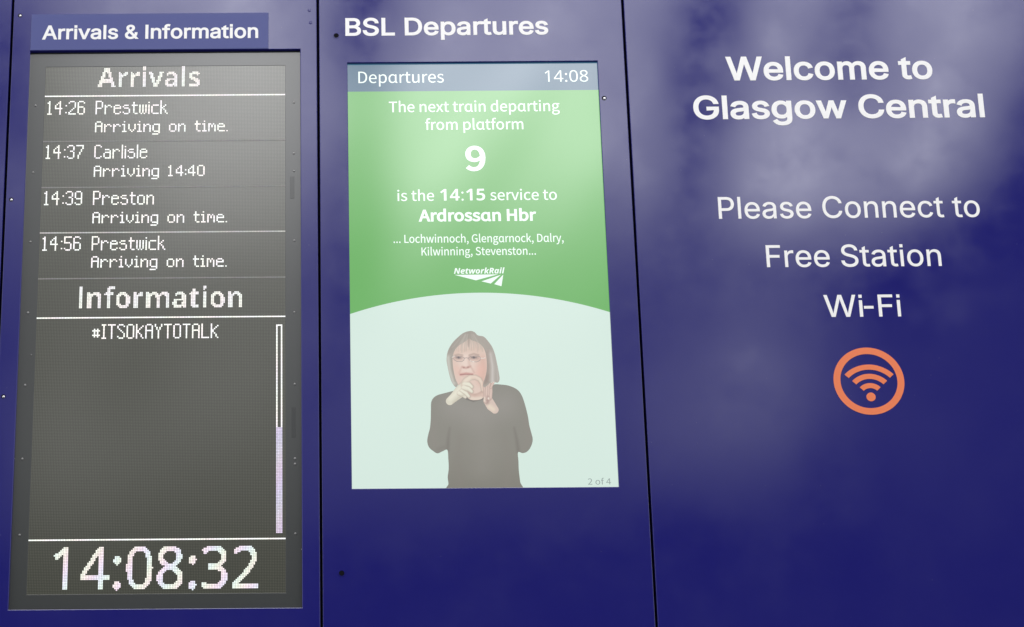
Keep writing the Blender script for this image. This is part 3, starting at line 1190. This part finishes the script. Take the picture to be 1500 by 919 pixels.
def paint_person(q, C):
    C[:] = (214, 190, 176)
    P_ = lambda *p: hh(*p)
    def path(pts, r, col, soft=1.0, a=1.0):
        over(C, sdf_path(q, P_(*pts), r * K if not hasattr(r, '__len__') else [k * K for k in r]), col, soft, a)
    # neck, then face
    over(C, sdf_poly(q, neck_o), (206, 180, 166), 1.0)
    path(((270, 610), (340, 640), (410, 610)), 26, (176, 146, 134), 4, .8)
    path(((300, 695), (345, 702), (395, 695)), 14, (222, 208, 192), 2, .8)
    over(C, sdf_poly(q, face_o), (216, 193, 180), 1.2)
    path(((250, 300), (270, 420)), 60, (226, 206, 194), 12, .8)        # lit centre of the face as filmed
    path(((410, 350), (425, 440), (405, 540)), 34, (205, 165, 150), 8, .75)
    path(((160, 350), (170, 450), (200, 540)), 20, (214, 184, 170), 6, .6)
    path(((385, 430), (375, 470)), 34, (222, 176, 162), 8, .7)         # cheeks
    path(((185, 430), (195, 460)), 24, (222, 182, 168), 6, .6)
    path(((150, 285), (220, 275), (300, 262), (400, 262)), 26, (206, 180, 164), 6, .7)
    # brows and eyes
    path(((160, 312), (190, 303), (228, 310)), 7, (172, 152, 140), 1.6, .8)
    path(((292, 310), (330, 298), (372, 308)), 7, (168, 146, 134), 1.6, .8)
    path(((165, 330), (225, 335)), 14, (180, 154, 144), 3, .8)
    path(((300, 332), (365, 332)), 14, (176, 150, 140), 3, .8)
    path(((176, 331), (212, 333)), 6, (128, 116, 114), 1.4, .9)
    path(((312, 331), (352, 331)), 6, (124, 112, 110), 1.4, .9)
    path(((194, 330), (195, 333)), 8, (92, 86, 90), 1.2, .9)
    path(((331, 329), (332, 332)), 8, (90, 84, 88), 1.2, .9)
    path(((175, 352), (220, 354)), 5, (196, 168, 156), 2, .7)
    path(((308, 352), (360, 352)), 5, (194, 164, 152), 2, .7)
    # thin fringe over the forehead
    for k in range(17):
        x = 150 + k * 16 + rng.uniform(-4, 4)
        e_ = rng.uniform(238, 285) - (12 if 260 < x < 310 else 0)
        path(((290 + (x - 290) * .55, 150), (x, 215), (x + (x - 290) * .06, e_)), (6, 5, 1.5), (172 + rng.uniform(-10, 10), 158, 146), 1.6, .62)
    path(((288, 150), (284, 232)), (9, 3), (150, 134, 124), 2, .7)
    # nose
    path(((250, 330), (252, 400)), 12, (226, 204, 192), 3, .6)
    path(((285, 340), (292, 400)), 9, (198, 166, 154), 3, .6)
    path(((228, 416), (262, 424), (300, 412)), 8, (184, 140, 130), 2, .8)
    path(((240, 421), (244, 421)), 5, (150, 108, 102), 1.2, .7)
    path(((276, 418), (282, 417)), 5, (150, 108, 102), 1.2, .7)
    path(((215, 430), (200, 470)), 4, (190, 156, 144), 2, .6)
    path(((312, 425), (335, 465)), 4, (186, 150, 138), 2, .6)
    # mouth and chin
    path(((212, 484), (262, 474), (318, 482)), 8, (186, 128, 122), 2, .85)
    path(((212, 484), (265, 483), (320, 482)), 3, (142, 96, 94), 1.1, .8)
    path(((230, 500), (300, 498)), 5, (206, 172, 160), 2, .6)
    # hands
    d1, d2 = hands_d(q, hand1), hands_d(q, hand2)
    over(C, d1 - 1.0, (176, 158, 146), 1.4, .7)
    over(C, d1, (212, 208, 190), .8)
    for pts, r in hand1[1:]:
        arch = len(pts) > 5
        over(C, sdf_path(q, pts, np.array(r) + .4), (178, 160, 146), .9, .5 if arch else .8)
        over(C, sdf_path(q, pts, np.array(r) - .4), (214, 192, 176) if arch else (214, 210, 192), 1.0)
        over(C, sdf_path(q, [(x - .4, y - .9) for x, y in pts], np.array(r) * .45), (226, 208, 192) if arch else (230, 228, 210), 1.4, .7)
    path(((118, 700), (165, 655), (205, 610)), 12, (234, 230, 212), 4, .7)
    path(((232, 590), (252, 548), (290, 520)), 14, (224, 216, 198), 4, .7)
    path(((150, 735), (200, 690), (240, 668)), 8, (186, 178, 160), 3, .7)
    path(((412, 560), (418, 640)), 5, (206, 168, 152), 1.5, .6)
    over(C, d2, (206, 186, 174), .8)
    for pts, r in hand2[1:]:
        over(C, sdf_path(q, pts, np.array(r) + .3), (168, 142, 132), .9, .8)
        over(C, sdf_path(q, pts, np.array(r) - .5), (210, 186, 174), 1.0)
    path(((458, 690), (455, 740)), 12, (160, 134, 126), 3, .8)
    path(((470, 770), (505, 795)), 18, (226, 212, 190), 4, .8)
    path(((462, 695), (463, 700)), 7, (238, 228, 214), 1.2, .9)
    path(((452, 575), (462, 560)), 7, (230, 212, 200), 1.2, .8)
    path(((428, 690), (427, 720)), 6, (228, 216, 200), 1.5, .8)
    path(((512, 544), (515, 546)), 7, (246, 250, 244), 1.0, .95)


def paint_sweater(q, C):
    C[:] = (131, 129, 120)  # glare on the screen is painted in below: lighter chest, darker hem
    def path(pts, r, col, soft, a):
        over(C, sdf_path(q, hb(*pts), np.array(r) / 3.533 if hasattr(r, '__len__') else r / 3.533), col, soft, a)
    path(((300, 470), (420, 520), (560, 470)), 60, (146, 142, 136), 22, .7)
    path(((278, 590), (270, 650), (268, 705)), (2, 6, 8), (112, 107, 100), 3.5, .65)
    path(((612, 590), (625, 650), (634, 715)), (2, 6, 8), (110, 105, 98), 3.5, .65)
    path(((200, 560), (190, 640), (215, 700)), 12, (134, 130, 122), 5, .6)
    path(((670, 540), (690, 640), (660, 700)), 10, (134, 129, 121), 5, .6)
    path(((260, 900), (460, 900), (650, 900)), 60, (119, 117, 107), 50, .9)
    path(((330, 640), (320, 760), (335, 880)), 10, (128, 123, 115), 9, .5)
    path(((560, 640), (585, 760), (570, 880)), 12, (130, 125, 117), 10, .5)
    path(((430, 480), (455, 640), (445, 800)), 40, (143, 139, 132), 26, .5)
    path(((365, 440), (400, 452), (450, 438)), 3, (98, 93, 88), 1.4, .8)
    path(((215, 700), (250, 690)), 5, (118, 113, 106), 4, .5)


def paint_hair(q, C):
    C[:] = (163, 156, 146)
    def path(pts, r, col, soft, a):
        over(C, sdf_path(q, hh(*pts), r * K), col, soft, a)
    path(((300, 100), (200, 160), (120, 260)), 22, (150, 143, 134), 6, .8)
    path(((350, 130), (440, 190), (490, 300)), 20, (158, 150, 141), 6, .7)
    path(((285, 120), (285, 220)), 10, (140, 130, 120), 3, .7)
    path(((100, 330), (112, 440), (150, 560)), 16, (196, 196, 186), 4, .85)
    path(((130, 330), (138, 430), (165, 540)), 7, (150, 142, 130), 2.5, .7)
    path(((500, 280), (530, 400), (545, 520)), 14, (176, 170, 164), 4, .7)
    path(((478, 300), (500, 420), (500, 545)), 13, (204, 198, 194), 3.5, .85)
    path(((452, 280), (462, 400), (452, 540)), 15, (146, 130, 122), 4, .85)
    path(((430, 560), (455, 500)), 12, (140, 122, 114), 4, .7)
    for i in range(26):      # strands
        x = 150 + i * 10 + rng.uniform(-3, 3)
        g = rng.choice([-16, -10, 10, 16])
        y0 = 150 + abs(x - 290) * .35
        path(((290 + (x - 290) * .45, 118 + abs(x - 290) * .1), (x, y0 + 30), (x + (x - 290) * .1, 240)), 2.2, (168 + g, 160 + g, 150 + g), 1.2, .55)
    for i in range(9):
        x = 455 + i * 11 + rng.uniform(-2, 2)
        g = rng.choice([-14, 12])
        path(((x - 25, 260), (x, 400), (x + 3, 540)), 2.0, (176 + g, 168 + g, 160 + g), 1.2, .5)


woman = picture('person', 652, 734, 490, 614, 0.5, person_mask, paint_person, DT - .0004, sc)
woman['label'] = 'pictured woman in glasses signing with both hands'
picture('sweater', 622, 784, 556, 722, 0.8, lambda q: np.maximum(sdf_poly(q, sweater_o), 0 * q[:, 0] - 50), paint_sweater, DT, woman)
picture('hair', 652, 734, 483, 572, 0.5, lambda q: sdf_poly(q, hair_out), paint_hair, DT - .0006, woman)


def wire(pts, r):
    return pts, r


GL = [hh((136, 330), (150, 318), (185, 318), (222, 322), (246, 334), (242, 356), (222, 368), (180, 366), (156, 352), (146, 336)),
      hh((284, 334), (300, 320), (345, 316), (384, 322), (394, 338), (384, 358), (356, 370), (312, 368), (290, 354), (284, 334)),
      hh((246, 338), (264, 332), (284, 338)), hh((394, 336), (418, 338), (436, 332)), hh((136, 330), (128, 326))]


def gl_mask(q):
    d = np.full(len(q), 1e9)
    for g in GL:
        d = np.minimum(d, sdf_path(q, g, .42))
    return d


def paint_gl(q, C):
    C[:] = (158, 145, 140)
    for g in (hh((140, 328), (158, 320)), hh((398, 336), (432, 334)), hh((300, 356), (330, 368))):
        over(C, sdf_path(q, g, .9), (238, 238, 230), .8, .9)


picture('glasses', 657, 714, 519, 533, 0.3, gl_mask, paint_gl, DT - .0008, woman)
